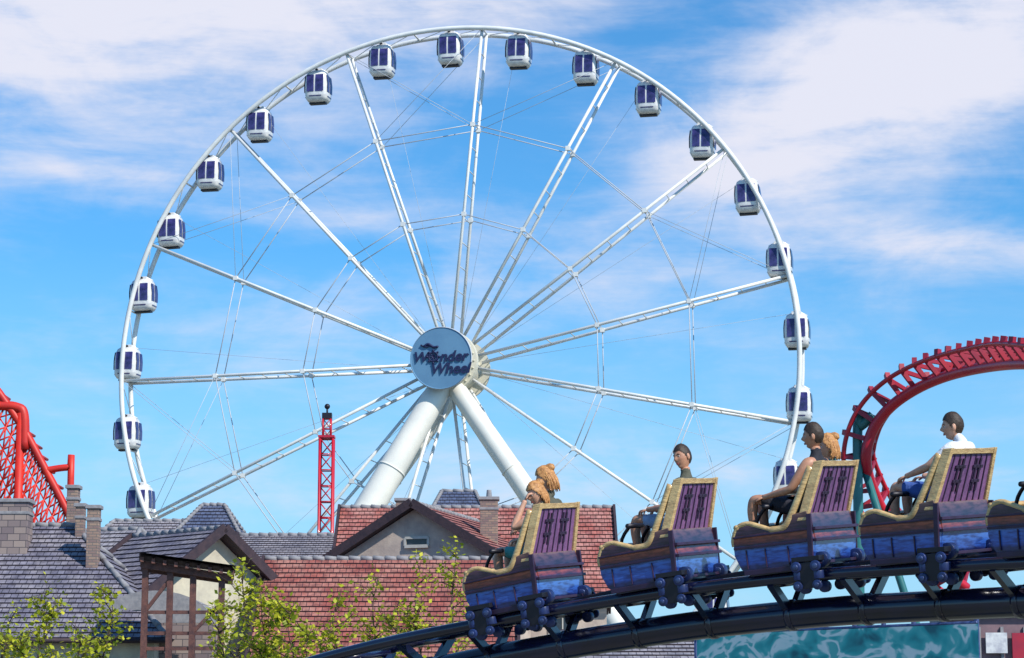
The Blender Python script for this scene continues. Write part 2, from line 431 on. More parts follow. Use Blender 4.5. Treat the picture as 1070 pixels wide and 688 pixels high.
for k in range(30):
    a=90.8+12*k
    if g0 is None:
        g0=gm.obj('gondola',[M_gond,M_glass,M_dark],fw); o=g0
    else:
        o=bpy.data.objects.new('gondola',g0.data); COL.objects.link(o); o.parent=fw
    o.location=PL(a,R-.05,0)
    o.rotation_euler=(0,math.radians(rg.uniform(-1.5,1.5)),0)

# ------------------------------------------------------------------ houses
def house(name,P0,P1,hw,rise,tiles,wall,hip0=0,hip1=0,over=.45,course=.3,wins=(),trim=None,back=True):
    P0=Vector(P0);P1=Vector(P1); zr=(P0.z+P1.z)/2; P0.z=P1.z=zr
    e=(P1-P0).normalized(); s_=Vector((e.y,-e.x,0))
    if s_.y>0: s_=-s_
    root=empty(name)
    ze=zr-rise; dz=Vector((0,0,1))
    A0=P0-e*hip0; A1=P1+e*hip1
    rf=MB()
    def ev(A,sg): return A+s_*hw*sg-dz*rise
    rf.roof(ev(A0,1),ev(A1,1),P1,P0,course)
    rf.roof(ev(A1,-1),ev(A0,-1),P0,P1,course)
    if hip1: rf.roof(ev(A1,1),ev(A1,-1),P1,P1+s_*-.001,course)
    if hip0: rf.roof(ev(A0,-1),ev(A0,1),P0,P0+s_*.001,course)
    rf.obj('roof',[tiles,M_eave],root)
    tr=MB()
    n=max(3,int((P1-P0).length/.4))
    for i in range(n):
        a=P0.lerp(P1,i/n)+dz*.05; b=P0.lerp(P1,(i+1)/n)+dz*.02
        tr.tube([a,b],[.10,.085],8,1)
    for hp,PP,AA in((hip0,P0,A0),(hip1,P1,A1)):
        if hp:
            for sg in(1,-1):
                q=ev(AA,sg); m=12
                for i in range(m): tr.tube([PP.lerp(q,i/m)+dz*.05,PP.lerp(q,(i+1)/m)+dz*.08],[.08,.10],8,1)
        else:
            o=e*(.06 if AA is A1 else -.06)
            for sg in(1,-1): tr.beam(PP+o+dz*.02,ev(AA,sg)+o+dz*.02,.10,.32,0)
    for sg in(1,-1):
        tr.tube([ev(A0,sg)+s_*.06*sg-dz*.06,ev(A1,sg)+s_*.06*sg-dz*.06],.08,8,0)
    tr.obj('trim',[M_eave,M_cap],root)
    wl_=MB(); hi=hw-over
    zt=ze+rise*over/hw-.18
    W0=A0+e*over; W1=A1-e*over
    def wp(A,sg,z): q=A+s_*hi*sg; return Vector((q.x,q.y,z))
    for A,B,sg in((W0,W1,1),(W1,W0,-1)):
        wl_.face([wp(A,sg,0),wp(B,sg,0),wp(B,sg,zt),wp(A,sg,zt)])
    for A,hp,PP,sg in((W0,hip0,P0,-1),(W1,hip1,P1,1)):
        f=[wp(A,1,0),wp(A,-1,0),wp(A,-1,zt)]
        if not hp: f.append(Vector((A.x,A.y,zr-.2)))
        f.append(wp(A,1,zt)); wl_.face(f)
    wl_.obj('walls',[wall],root)
    wn=MB()
    length=(W1-W0).length
    def window(c,ed,nd,ww,hh):
        wn.beam(c-ed*ww/2+nd*.03-dz*hh/2,c-ed*ww/2+nd*.03+dz*hh/2,.09,.09,1,nd)
        wn.beam(c+ed*ww/2+nd*.03-dz*hh/2,c+ed*ww/2+nd*.03+dz*hh/2,.09,.09,1,nd)
        wn.beam(c-ed*ww/2+nd*.035+dz*hh/2,c+ed*ww/2+nd*.035+dz*hh/2,.09,.09,1,nd)
        wn.beam(c-ed*ww/2+nd*.06-dz*hh/2,c+ed*ww/2+nd*.06-dz*hh/2,.12,.12,1,nd)
        if hh>.5: wn.beam(c+nd*.025-dz*hh/2,c+nd*.025+dz*hh/2,.05,.05,1,nd)
        wn.face([c+nd*.012-ed*ww/2-dz*hh/2,c+nd*.012+ed*ww/2-dz*hh/2,c+nd*.012+ed*ww/2+dz*hh/2,c+nd*.012-ed*ww/2+dz*hh/2],0)
    k=max(2,int(length/2.6))
    for i in range(k):
        c=W0.lerp(W1,(i+.5)/k)+s_*hi
        for z in ([1.6,ze-1.3] if ze>4 else [1.6]):
            c.z=z; window(c.copy(),e,s_,1.0,1.3)
    for (A,sg) in ((W1,1),(W0,-1)):
        for q in(-.45,.45):
            c=A+s_*hi*q; c.z=1.6; window(c.copy(),s_,e*sg,.9,1.3)
    c=W0.lerp(W1,.12)+s_*hi; wn.box((c.x+s_.x*.03,c.y+s_.y*.03,1.0),(.9,.1,2.0),Matrix.Rotation(math.atan2(e.y,e.x),3,'Z'),2)
    for (end,off,z,ww,hh) in wins:
        A=W1 if end else W0; sg=1 if end else -1
        c=A+s_*off; c.z=z; window(c,s_,e*sg,ww,hh)
    wn.obj('windows_and_door',[M_win,M_frame,M_brown],root)
    return root
def chimney(root,p,wd,top,base,m=M_stone,dp=None,pots=1):
    dp=dp or wd; b=MB()
    p=Vector(p)
    b.box((p.x,p.y,(top+base)/2),(wd,dp,top-base),None,0)
    b.box((p.x,p.y,top+.05),(wd+.12,dp+.12,.12),None,1)
    b.box((p.x,p.y,top-.35),(wd+.06,dp+.06,.1),None,1)
    for i in range(pots):
        xx=p.x+(i-(pots-1)/2)*.3
        b.tube([(xx,p.y,top+.1),(xx,p.y,top+.4)],[.12,.09],10,1)
    b.obj('chimney',[m,M_cap],root,.015)

A=house('grey_roof_house',W(-110,550,80),W(78,550,80),6,3.95,T_grey,M_cream,0,4.0)
chimney(A,W(15,560,78.8),1.0,W(15,526,78.8).z,6,M_stone,.9,0)
chimney(A,W(76,550,81.5),.36,W(76,511,81.5).z,5,M_brick,.5,0)
chimney(A,W(84,550,79.5),.28,W(84,530,79.5).z,5,M_brick,.4,0)
chimney(A,W(98,550,77.8),.38,W(98,532,77.8).z,5,M_brick,.45,0)
A2=house('grey_roof_house',W(60,554,88),W(146,556,87),5.5,3.7,T_grey2,M_cream,0,2.0)
Bh=house('grey_roof_house',W(140,558,85),W(234,556,81.5),3.4,2.5,T_grey,M_cream,0,0,wins=[(1,0,5.6,.8,1.0)])
I=house('distant_grey_house',W(120,545,112),W(200,545,112),4,2.2,T_grey2,M_cream,1.5,1.5)
I2=house('distant_grey_house',W(212,528,108),W(234,529,108),2.6,1.7,T_blue,M_cream,1.1,1.1)
Hh=house('flat_grey_house',W(250,560,104),W(352,560,104),4,1.6,T_grey2,M_stucco,0,0)
Cc=house('red_roof_house',W(277,586,84),W(540,584,84),5.2,3.9,T_red,M_stucco,0,0)
E=house('red_roof_house',W(356,533,98),W(640,529,98),5.2,3.9,T_red2,M_stucco,0,0)
D=house('gable_house',W(430,538,89),W(500,535,97),3.4,2.05,T_red2,M_stucco,0,0,over=.35,wins=[(0,.1,W(0,566,89).z,.9,.32)])
G=house('blue_roof_house',W(462,514,116),W(496,514,116),1.9,1.2,T_blue,M_stucco,.5,.5)
chimney(E,W(511,540,92.5),.68,W(511,523,92.5).z,5,M_brick,.7,1)
chimney(E,W(421,530,97),.55,W(421,524,97).z,6,M_brick,.5,0)
Rr=house('low_grey_house',W(590,664,70),W(735,664,70),3,1.2,T_grey2,M_cream,0,0)

# porch / timber pergola
pg=empty('timber_porch'); b=MB()
def P(u,d,z=None,v=600):
    p=W(u,v,d); 
    if z is not None:p.z=z
    return p
zt=W(150,590,70).z; zt2=W(240,604,70).z
b.beam(P(148,70,zt),P(243,70,zt2),.3,.2); b.beam(P(148,73,zt+.1),P(243,73,zt2+.1),.3,.2)
for i in range(9):
    u=148+95*i/8; z=zt+(zt2-zt)*i/8
    b.beam(P(u,69.6,z+.12),P(u,73.4,z+.24),.1,.14)
b.face([P(145,69.5,zt+.24),P(246,69.5,zt2+.24),P(246,73.5,zt2+.36),P(145,73.5,zt+.36)],1)
b.face([P(145,69.5,zt+.32),P(246,69.5,zt2+.32),P(246,73.5,zt2+.44),P(145,73.5,zt+.44)],1)
for u in (152,178,202,232):
    for d in(70,73): b.beam(P(u,d,0),P(u,d,zt+(zt2-zt)*(u-150)/90),.17,.17)
for z in (W(0,640,70).z,W(0,662,70).z,W(0,678,70).z):
    b.beam(P(152,70,z),P(232,70,z),.1,.1)
b.beam(P(202,70,W(0,662,70).z),P(232,70,W(0,630,70).z),.1,.1)
b.beam(P(152,70,W(0,640,70).z),P(178,70,W(0,605,70).z),.1,.1)
b.obj('frame',[M_brown,M_eave],pg)
sb=empty('stone_arch_building'); b=MB()
zc=W(0,628,74).z
b.box((P(165,76,0).x,77,zc/2-.3),(3.6,3.2,zc-.6),None,0)
prof=[(1.8*math.cos(math.pi*i/14),1.0*math.sin(math.pi*i/14)) for i in range(15)]
cx=P(165,76,0).x
b.prism(prof,lambda p:Vector((cx+p[0],75.39,zc-.6+p[1])),lambda p:Vector((cx+p[0],78.6,zc-.6+p[1])),1)
b.obj('walls_and_vault',[M_stone,M_cap],sb)
b=MB()
prof=[(.55*math.cos(math.pi*i/12),.55*math.sin(math.pi*i/12)) for i in range(13)]+[(-.55,-1.4),(.55,-1.4)]
b.prism(prof,lambda p:Vector((cx-.5+p[0],75.3,zc-.75+p[1])),lambda p:Vector((cx-.5+p[0],75.45,zc-.75+p[1])),0)
b.obj('arched_window',[M_win],sb)

# ------------------------------------------------------------------ red drop tower
tw=empty('red_lattice_tower'); b=MB()
c=W(341,500,125); ht=W(341,459,125).z; ht2=W(341,438,125).z
def lat(b,cx,cy,hw,z0,z1,st,r,m=0):
    n=int((z1-z0)/st); st=(z1-z0)/n
    C=[(-hw,-hw),(hw,-hw),(hw,hw),(-hw,hw)]
    for (x,y) in C: b.tube([(cx+x,cy+y,z0),(cx+x,cy+y,z1)],r,6,m)
    for i in range(n):
        za=z0+i*st; zb=za+st
        for k in range(4):
            (x,y),(x2,y2)=C[k],C[(k+1)%4]
            b.tube([(cx+x,cy+y,zb),(cx+x2,cy+y2,zb)],r*.5,5,m)
            if (i+k)%2: b.tube([(cx+x,cy+y,za),(cx+x2,cy+y2,zb)],r*.5,5,m)
            else: b.tube([(cx+x2,cy+y2,za),(cx+x,cy+y,zb)],r*.5,5,m)
lat(b,c.x,c.y,.34,0,ht,.8,.07); lat(b,c.x,c.y,.2,ht,ht2,.5,.05)
b.obj('lattice_mast',[M_red],tw)
b=MB(); b.box((c.x,c.y,ht+.1),(.85,.85,.12)); b.box((c.x,c.y,ht2+.15),(.5,.5,.3),None,1)
b.tube([(c.x,c.y,ht2),(c.x,c.y,W(0,423,125).z)],.05,6,1); b.sphere((c.x,c.y,W(0,425,125).z),.15,8,6,1)
b.obj('crown',[M_red,M_dark],tw)

# ------------------------------------------------------------------ left red coaster lift
lf=empty('red_lift_structure'); b=MB()
d0=98
for dd in (d0,d0+2.2):
    top=[W(-60,330,dd),W(14,432,dd),W(46,488,dd),W(82,560,dd),W(110,640,dd)]
    bot=[W(-60,420,dd),W(-18,490,dd),W(12,560,dd),W(40,620,dd),W(60,680,dd)]
    T_=smooth(top,8);B_=smooth(bot,8)
    b.tube(T_,.16,6,0); b.tube(B_,.1,6,0)
    K=4
    for i in range(len(T_)-1):
        R0=[T_[i].lerp(B_[i],k/K) for k in range(K+1)]; R1=[T_[i+1].lerp(B_[i+1],k/K) for k in range(K+1)]
        b.tube([T_[i],B_[i]],.045,5)
        for k in range(K):
            b.tube([R0[k],R1[k+1]],.035,4); b.tube([R0[k+1],R1[k]],.035,4)
            b.tube([R0[k],R1[k]],.03,4)
    q=W(22,432,dd); b.tube([(q.x,dd,0),(q.x,dd,q.z)],.18,8)
    q=W(73,490,dd); b.tube(smooth([W(46,492,dd),W(66,489,dd),q,W(74,500,dd),Vector((W(74,520,dd).x,dd,0))],4),.14,8)
    b.tube(smooth([W(-40,424,dd),W(0,424,dd),W(18,426,dd),W(25,434,dd),W(26,470,dd)],5),.2,8)
T0=smooth([W(-60,330,d0),W(14,432,d0),W(46,488,d0),W(82,560,d0),W(110,640,d0)],8)
for i in range(0,32,2):
    a=T0[i]; b.tube([a,a+Vector((0,2.2,0))],.07,5)
b.obj('lattice_and_rails',[M_redt2],lf)

# ------------------------------------------------------------------ red looping track on the right
rc=empty('red_coaster_track')
ctl=[(1180,392,44),(1120,384,47),(1070,380,49),(1028,384,51),(990,393,52.5),(957,407,53.5),(930,426,54),(912,450,54.3),(905,480,54.5),(912,510,55),(930,545,55.5),(965,580,56),(1010,615,56.5)]
C=smooth([W(*q) for q in ctl],14)
n=len(C)
b=MB(); tie=MB()
cen=W(1015,490,53)
ra=[];rb=[]
for i,p in enumerate(C):
    T=(C[min(i+1,n-1)]-C[max(i-1,0)]).normalized()
    out=(p-cen); out-=T*out.dot(T); out.normalize()
    lat_=T.cross(out)
    tw_=math.radians(14+30*(i/n))
    o2=out*math.cos(tw_)+lat_*math.sin(tw_); l2=T.cross(o2)
    ra.append(p+o2*.36+l2*.38); rb.append(p+o2*.36-l2*.38)
b.tube(C,.125,10); b.tube(ra,.055,8); b.tube(rb,.055,8)
b.obj('rails_and_spine',[M_red],rc)
acc=0
for i in range(1,n):
    acc+=(C[i]-C[i-1]).length
    if acc>.40:
        acc=0
        p=C[i]; T=(C[i]-C[i-1]).normalized()
        tie.beam(p,ra[i],.07,.1); tie.beam(p,rb[i],.07,.1); tie.beam(ra[i],rb[i],.07,.09)
        o=(ra[i]+rb[i])/2-p
        tie.beam(ra[i],ra[i]+o*.42,.11,.12); tie.beam(rb[i],rb[i]+o*.42,.11,.12)
tie.obj('crossties',[M_redt],rc)
b=MB()
q=W(896,455,54.6); b.tube(smooth([W(912,434,54.4),W(901,445,54.5),q,Vector((q.x-.05,54.6,3)),Vector((q.x-.05,54.6,0))],5),.115,12)
q=W(900,480,54.7); f=W(945,620,54.7); b.tube([q,f,Vector((f.x+1.8,f.y,0))],.09,10)
b.obj('support_columns',[M_teal],rc)

# ------------------------------------------------------------------ near coaster track
tk=empty('dark_coaster_track')
ctl=[(150,745,27.6),(240,722,27.0),(330,695,26.2),(400,676,25.6),(480,658,24.95),(560,642,24.5),(640,628,24.1),(740,613,23.6),(860,600,23.0),(960,593,22.4),(1100,585,21.5),(1250,580,20.3),(1400,576,19)]
C=smooth([W(*q) for q in ctl],16); n=len(C)
near=[];far=[];spn=[];fr_=[]
BK=math.radians(6)
for i,p in enumerate(C):
    T=(C[max(i-1,0)]-C[min(i+1,n-1)]).normalized()
    Ln=Vector((0,0,1)).cross(T).normalized()
    U=T.cross(Ln).normalized()
    L2=Ln*math.cos(BK)-U*math.sin(BK); U2=T.cross(L2)
    fr_.append((p,T,L2,U2))
    near.append(p+L2*.42); far.append(p-L2*.42); spn.append(p-U2*.36)
b=MB(); b.tube(near,.058,12); b.tube(far,.058,12); b.tube(spn,.14,16)
b.obj('rails_and_spine',[M_navy],tk)
b=MB(); acc=0
for i in range(1,n):
    acc+=(C[i]-C[i-1]).length
    if acc>.78:
        acc=0; p,T,L2,U2=fr_[i]; s0=p-U2*.36
        for rr in(near[i],far[i]):
            b.beam(s0,rr-U2*.03,.09,.06,0,T)
        b.tube([near[i]-U2*.05,far[i]-U2*.05],.035,8)
        b.tube([s0-T*.03,s0+T*.03],.152,16)
b.obj('crossties',[M_navy],tk)
b=MB()
for u in (1240,420,250):
    i=min(range(n),key=lambda k:abs((C[k].x/C[k].y)-(u-535)/F*.985))
    p=spn[i]; b.tube([p,(p.x,p.y,0)],.16,14); b.box((p.x,p.y,.15),(.7,.7,.3),None)
b.obj('support_columns',[M_navy],tk)

# ------------------------------------------------------------------ coaster cars
M_side=stripemat('car_painted_planks',[(0,(.006,.008,.05)),(.14,(.010,.022,.13)),(.18,(.025,.09,.42)),(.44,(.05,.17,.55)),(.48,(.012,.012,.06)),(.52,(.20,.03,.03)),(.60,(.34,.08,.04)),(.66,(.03,.012,.04)),(.72,(.05,.022,.05)),(.86,(.12,.05,.06)),(1,(.36,.22,.12))],0.0,.62)
M_gold=mat('gold_wood_trim',(.74,.52,.23),(.46,.28,.12),.45,0,7,.3,30,coat=.3,stretch=(1,1,4))
M_panel=mat('plum_panel',(.27,.12,.28),(.12,.055,.16),.5,0,5,.3,30,stretch=(1,1,.4))
M_slat=mat('dark_slat',(.04,.018,.06),(.022,.01,.03),.5)
M_seat=mat('seat_padding',(.02,.02,.025),(.012,.012,.015),.7)
def sideprof():
    return [(-.34,.0),(.34,-.02),(.44,.06),(.50,.2),(.50,.36),(.44,.47),(.33,.50),(.20,.46),(.06,.41),(-.06,.42),(-.13,.48),(-.18,.56),(-.34,.58),(-.38,.3)]
def car(Mw,front=False):
    root=empty('roller_coaster_car',Mw@Matrix.Scale(.93,4))
    b=MB(); pr=sideprof(); HWD=.56
    for y0,y1 in((HWD-.05,HWD),(-HWD,-HWD+.05)):
        b.prism(pr,lambda p:Vector((p[0],y0,p[1])),lambda p:Vector((p[0],y1,p[1])),0)
    k=[(.34,-.02),(.44,.06),(.50,.2),(.50,.36),(.44,.47)]
    for (a,c2) in zip(k,k[1:]):
        b.face([(a[0],-HWD+.05,a[1]),(a[0],HWD-.05,a[1]),(c2[0],HWD-.05,c2[1]),(c2[0],-HWD+.05,c2[1])],0)
    b.face([(.34,-HWD+.05,-.02),(-.34,-HWD+.05,0),(-.34,HWD-.05,0),(.34,HWD-.05,-.02)],0)
    b.prism([(-.34,0.0),(-.385,.3),(-.36,.56),(-.30,.56),(-.30,0)],lambda p:Vector((p[0],-HWD+.05,p[1])),lambda p:Vector((p[0],HWD-.05,p[1])),0)
    b.obj('body_shell',[M_side],root,.008)
    b=MB()
    for y in(HWD+.012,-HWD-.012):
        b.beam((-.36,y,.285),(.49,y,.275),.03,.026,0); b.beam((-.37,y,.40),(.49,y,.385),.03,.02,0)
        b.beam((-.34,y,.03),(.40,y,.02),.03,.05,0)
        b.beam((-.34,y+.002,.05),(-.37,y+.002,.55),.03,.05,0)
        for xx in(-.1,.15,.36): b.beam((xx,y-.004,.06),(xx,y-.004,.25),.012,.02,0)
    for z in(.06,.285,.40): b.beam((-.40,-HWD,z),(-.40,HWD,z),.04,.03,0)
    b.obj('battens',[M_slat,M_wheel],root,.004)
    b=MB(); rimp=[(.50,.30),(.50,.37),(.44,.485),(.33,.515),(.20,.475),(.06,.425),(-.06,.435),(-.13,.50),(-.22,.66),(-.32,.86),(-.40,1.02)]
    for y in(HWD-.025,-HWD+.025):
        pts=smooth([(p[0],y*(1-max(0,p[1]-.5)*.26),p[1]) for p in rimp],4)
        b.tube(pts,[.028]*20+[.04]*21,8,0)
    b.tube([(.45,-HWD,.485),(.45,HWD,.485)],.03,8,0)
    b.obj('armrest_rim',[M_gold],root)
    b=MB(); z0,z1=.52,1.05; x0,x1=-.30,-.50
    def BP(y,tz,off=0):
        ww=1-.14*tz
        return Vector((x0+(x1-x0)*tz-off,y*ww,z0+(z1-z0)*tz))
    def slab(ya,yb,ta,tb,th0,th1,m):
        vs=[BP(ya,ta,th0),BP(yb,ta,th0),BP(yb,tb,th0),BP(ya,tb,th0),BP(ya,ta,th1),BP(yb,ta,th1),BP(yb,tb,th1),BP(ya,tb,th1)]
        b.idx(vs,[[0,1,2,3],[7,6,5,4],[0,4,5,1],[1,5,6,2],[2,6,7,3],[3,7,4,0]],m)
    slab(-.50,.50,.06,.92,-.04,.015,1)
    slab(-.56,-.49,-.06,1.03,-.06,.04,0); slab(.49,.56,-.06,1.03,-.06,.04,0)
    slab(-.49,.49,.92,1.02,-.06,.035,0); slab(-.49,.49,-.05,.06,-.06,.035,0)
    for y in(-.38,-.25,-.125,.0,.125,.25,.38): slab(y-.010,y+.010,.07,.91,.015,.026,2)
    for yy in (-.2,.2):
        slab(yy-.11,yy+.11,.66,.72,.015,.034,2); slab(yy-.09,yy+.09,.40,.46,.015,.034,2)
        slab(yy-.06,yy-.025,.25,.84,.015,.034,2); slab(yy+.025,yy+.06,.25,.84,.015,.034,2)
    b.obj('backrest',[M_gold,M_panel,M_slat],root,.006)
    b=MB()
    for y in(-.26,.26):
        b.box((-.04,y,.36),(.46,.44,.12),None,0)
        R=Matrix.Rotation(math.radians(-20),3,'Y'); b.box((-.31,y,.68),(.06,.40,.56),R,0)
    b.box((0.05,0,.13),(.6,1.0,.24),None,0)
    b.obj('seats',[M_seat],root,.03)
    b=MB()
    for y in(-.26,.26):
        b.tube(smooth([(.38,y,.2),(.36,y,.50),(.24,y,.66),(.16,y,.67)],4),.02,8)
        b.tube([(.17,y-.18,.67),(.17,y+.18,.67)],.026,8)
    b.obj('lap_bars',[M_dark],root)
    b=MB()
    xs=[-.30]+([.34] if front else [])
    for x in xs:
        b.box((x,0,-.03),(.14,.9,.08),None,0)
        for s_ in(1,-1):
            ry=.45*s_; rz=-.06
            b.box((x,ry+.16*s_,rz+.0),(.22,.03,.26),None,0)
            b.box((x,ry+.1*s_,rz+.165),(.3,.16,.05),None,0)
            for dx in(-.105,.105):
                b.tube([(x+dx,ry-.045,rz+.145),(x+dx,ry+.045,rz+.145)],.08,18,1)
                b.tube([(x+dx,ry-.055,rz+.145),(x+dx,ry+.055,rz+.145)],.04,12,2)
                b.tube([(x+dx,ry+.125*s_,rz-.04),(x+dx,ry+.125*s_,rz+.04)],.06,16,1)
                b.tube([(x+dx,ry-.035,rz-.125),(x+dx,ry+.035,rz-.125)],.06,16,1)
                b.tube([(x+dx,ry+.17*s_,rz+.09),(x+dx,ry+.20*s_,rz+.09)],.055,12,1)
                b.tube([(x+dx,ry+.20*s_,rz+.09),(x+dx,ry+.215*s_,rz+.09)],.03,10,2)
                b.tube([(x+dx,ry+.17*s_,rz-.10),(x+dx,ry+.20*s_,rz-.10)],.05,12,1)
                b.tube([(x+dx,ry+.20*s_,rz-.10),(x+dx,ry+.215*s_,rz-.10)],.025,10,2)
    b.tube([(-.3,0,-.02),(-1.1,0,0)],.045,8,0)
    b.obj('wheel_assembly',[M_dark,M_wheel,M_steel],root,.004)
    return root
def frame_at(u):
    for i in range(n-1):
        def uu(p):
            dcam=p.y*math.cos(TH)+(p.z-EYE)*math.sin(TH); return 535+F*p.x/dcam
        a,b_=uu(C[i]),uu(C[i+1])
        if a<=u<=b_:
            t_=(u-a)/(b_-a); p=C[i].lerp(C[i+1],t_); _,T,L2,U2=fr_[i]
            p=p+U2*.06
            return Matrix(((T.x,L2.x,U2.x,p.x),(T.y,L2.y,U2.y,p.y),(T.z,L2.z,U2.z,p.z),(0,0,0,1)))
cars=[frame_at(u) for u in (559,700,841,978,1117)]
for i,m in enumerate(cars): car(m,i==0)

# ------------------------------------------------------------------ people
M_skin=mat('skin',(.66,.37,.25),(.56,.29,.19),.5,0,20)
M_skin2=mat('skin_tanned',(.54,.28,.17),(.45,.21,.13),.5,0,20)
M_lip=mat('lips',(.40,.10,.09),None,.5)
M_eye=mat('eye_white',(.75,.72,.7),None,.2)
M_iris=mat('iris',(.03,.02,.015),None,.2)
M_hairD=mat('hair_dark',(.045,.025,.015),(.02,.012,.008),.6,0,40,.15,90)
M_hairR=mat('hair_redblond',(.60,.30,.10),(.32,.13,.04),.55,0,40,.2,90)
def cloth(n_,c,c2=None): return mat(n_,c,c2,.85,0,9,.6,16)
M_tank=cloth('black_tank',(.02,.02,.03)); M_tee=cloth('white_tee',(.80,.80,.82),(.62,.64,.7)); M_teal2=cloth('teal_top',(.08,.35,.33)); M_short=cloth('blue_shorts',(.05,.12,.42)); M_lshort=cloth('light_shorts',(.35,.45,.65)); M_bshort=cloth('black_shorts',(.025,.025,.04)); M_olive=cloth('olive_tee',(.10,.10,.07)); M_shoe=mat('shoe',(.6,.6,.6),None,.6)
def skin_eval(verts,edges,radii,roots,sub=2):
    me=bpy.data.meshes.new('tmp'); me.from_pydata([tuple(v) for v in verts],edges,[])
    ob=bpy.data.objects.new('tmp',me); COL.objects.link(ob)
    md=ob.modifiers.new('Skin','SKIN'); md.use_smooth_shade=True; md.branch_smoothing=.6
    for i,r in enumerate(radii):
        sv=me.skin_vertices[0].data[i]; sv.radius=(r,r); sv.use_root=(i in roots)
    s_=ob.modifiers.new('S','SUBSURF'); s_.levels=sub; s_.render_levels=sub
    bpy.context.view_layer.update()
    dg=bpy.context.evaluated_depsgraph_get()
    m2=bpy.data.meshes.new_from_object(ob.evaluated_get(dg))
    bpy.data.objects.remove(ob)
    return m2
def segd(p,a,b):
    d=b-a; t_=max(0,min(1,(p-a).dot(d)/d.length_squared)); return (p-(a+d*t_)).length,t_,a+d*t_
def person(name,Mw,seat,skin=M_skin,hair=M_hairD,shirt=M_tee,shorts=M_short,sleeve=.55,lean=0,yaw=0,pitch=0,arms=None,longhair=False,female=False,scale=1,roll=0,knee=(.42,.19),hfw=0,hz=0):
    root=empty(name,Mw@Matrix.Translation(Vector(seat))@Matrix.Scale(scale,4))
    V=[];Ed=[];Rd=[];roots=[];bones=[]
    def add(p,r,par=None,tag=None,root_=False):
        V.append(Vector(p));Rd.append(r);i=len(V)-1
        if par is not None: Ed.append((par,i)); bones.append((par,i,tag))
        if root_: roots.append(i)
        return i
    sw=.16 if female else .185
    def LN(z): return -.02-lean*(z-.1)
    pel=add((0,0,.10),.125,root_=True)
    wa=add((LN(.26),0,.27),.105 if female else .118,pel,'torso')
    ch=add((LN(.42),0,.44),.13,wa,'torso')
    nb=add((LN(.56),0,.575),.068,ch,'torso')
    nt_=add((LN(.61)+.015+hfw*.5,0,.63+hz*.5),.055,nb,'neck')
    hd=add((LN(.68)+.02+hfw,0,.675+hz),.052,nt_,'neck')
    for s_ in(1,-1):
        sh=add((LN(.52),sw*s_,.53),.066,ch,'torso')
        el_,wr=(arms or {}).get(s_,((.06,.25*s_,.29),(.27,.17*s_,.30)))
        e=add(el_,.043,sh,'uarm'); 
        m_=Vector(el_).lerp(Vector(wr),.35); fm=add(m_,.041,e,'farm')
        w_=add(wr,.027,fm,'farm')
        d=(Vector(wr)-m_).normalized(); pc=Vector(wr)+d*.05
        pi=add(pc,.033,w_,'hand')
        side=d.cross(Vector((0,0,1)))
        side=side.normalized() if side.length>.1 else Vector((0,1,0))
        dn=d.cross(side).normalized()
        if dn.z>0: dn=-dn
        for k,(o,l) in enumerate(((-.027,.065),(-.009,.078),(.009,.072),(.027,.055))):
            a=add(pc+side*o+d*.005,.010,root_=True)
            b1=add(pc+side*o*1.15+d*(.035+l*.35)+dn*.004,.0095,a,'hand')
            b2=add(pc+side*o*1.2+d*(.035+l*.65)+dn*.022,.0085,b1,'hand')
            b3=add(pc+side*o*1.2+d*(.035+l*.78)+dn*.044,.0075,b2,'hand')
        a=add(pc-side*.02*s_-d*.02,.012,root_=True)
        b1=add(pc-side*.048*s_+d*.012+dn*.012,.0105,a,'hand'); add(pc-side*.055*s_+d*.045+dn*.026,.009,b1,'hand')
        hp=add((.03,.09*s_,.085),.098,pel,'hip')
        kn=add((knee[0],.12*s_,knee[1]),.062,hp,'thigh')
        cf=add((knee[0]+.03,.12*s_,knee[1]-.14),.054,kn,'shin')
        an=add((knee[0]+.02,.12*s_,-.17),.036,cf,'shin')
        hl=add((knee[0]+.03,.12*s_,-.205),.036,an,'foot'); add((knee[0]+.06,.13*s_,-.215),.032,hl,'foot')
    me=skin_eval(V,Ed,Rd,roots)
    for v in me.vertices:
        bd=min(((segd(v.co,V[a],V[b_])[0]/(Rd[a]+Rd[b_]),a,b_,t_) for a,b_,t_ in bones),key=lambda q:q[0])
        if bd[3]=='torso' and abs(v.co.y)<.14:
            _,_,c_=segd(v.co,V[bd[1]],V[bd[2]])
            if abs(V[bd[2]].y)<.01: v.co.x=c_.x+(v.co.x-c_.x)*.82; v.co.y*=1.16
    for m_ in(skin,shirt,shorts,M_shoe): me.materials.append(m_)
    for p in me.polygons:
        c_=p.center
        best=min(((segd(c_,V[a],V[b_])[0]/(Rd[a]+Rd[b_]),segd(c_,V[a],V[b_])[1],t_) for a,b_,t_ in bones),key=lambda q:q[0])
        tg,tt=best[2],best[1]
        mi=0
        if tg=='torso': mi=1
        if tg=='torso' and sleeve<0.05 and abs(c_.y)>.14 and c_.z>.44: mi=0
        if tg=='uarm' and tt<sleeve: mi=1
        if tg=='hip' or (tg=='thigh' and tt<.8): mi=2
        if tg=='torso' and c_.z<.17: mi=2
        if tg=='foot': mi=3
        p.material_index=mi; p.use_smooth=True
    ob=bpy.data.objects.new('body',me); COL.objects.link(ob); ob.parent=root
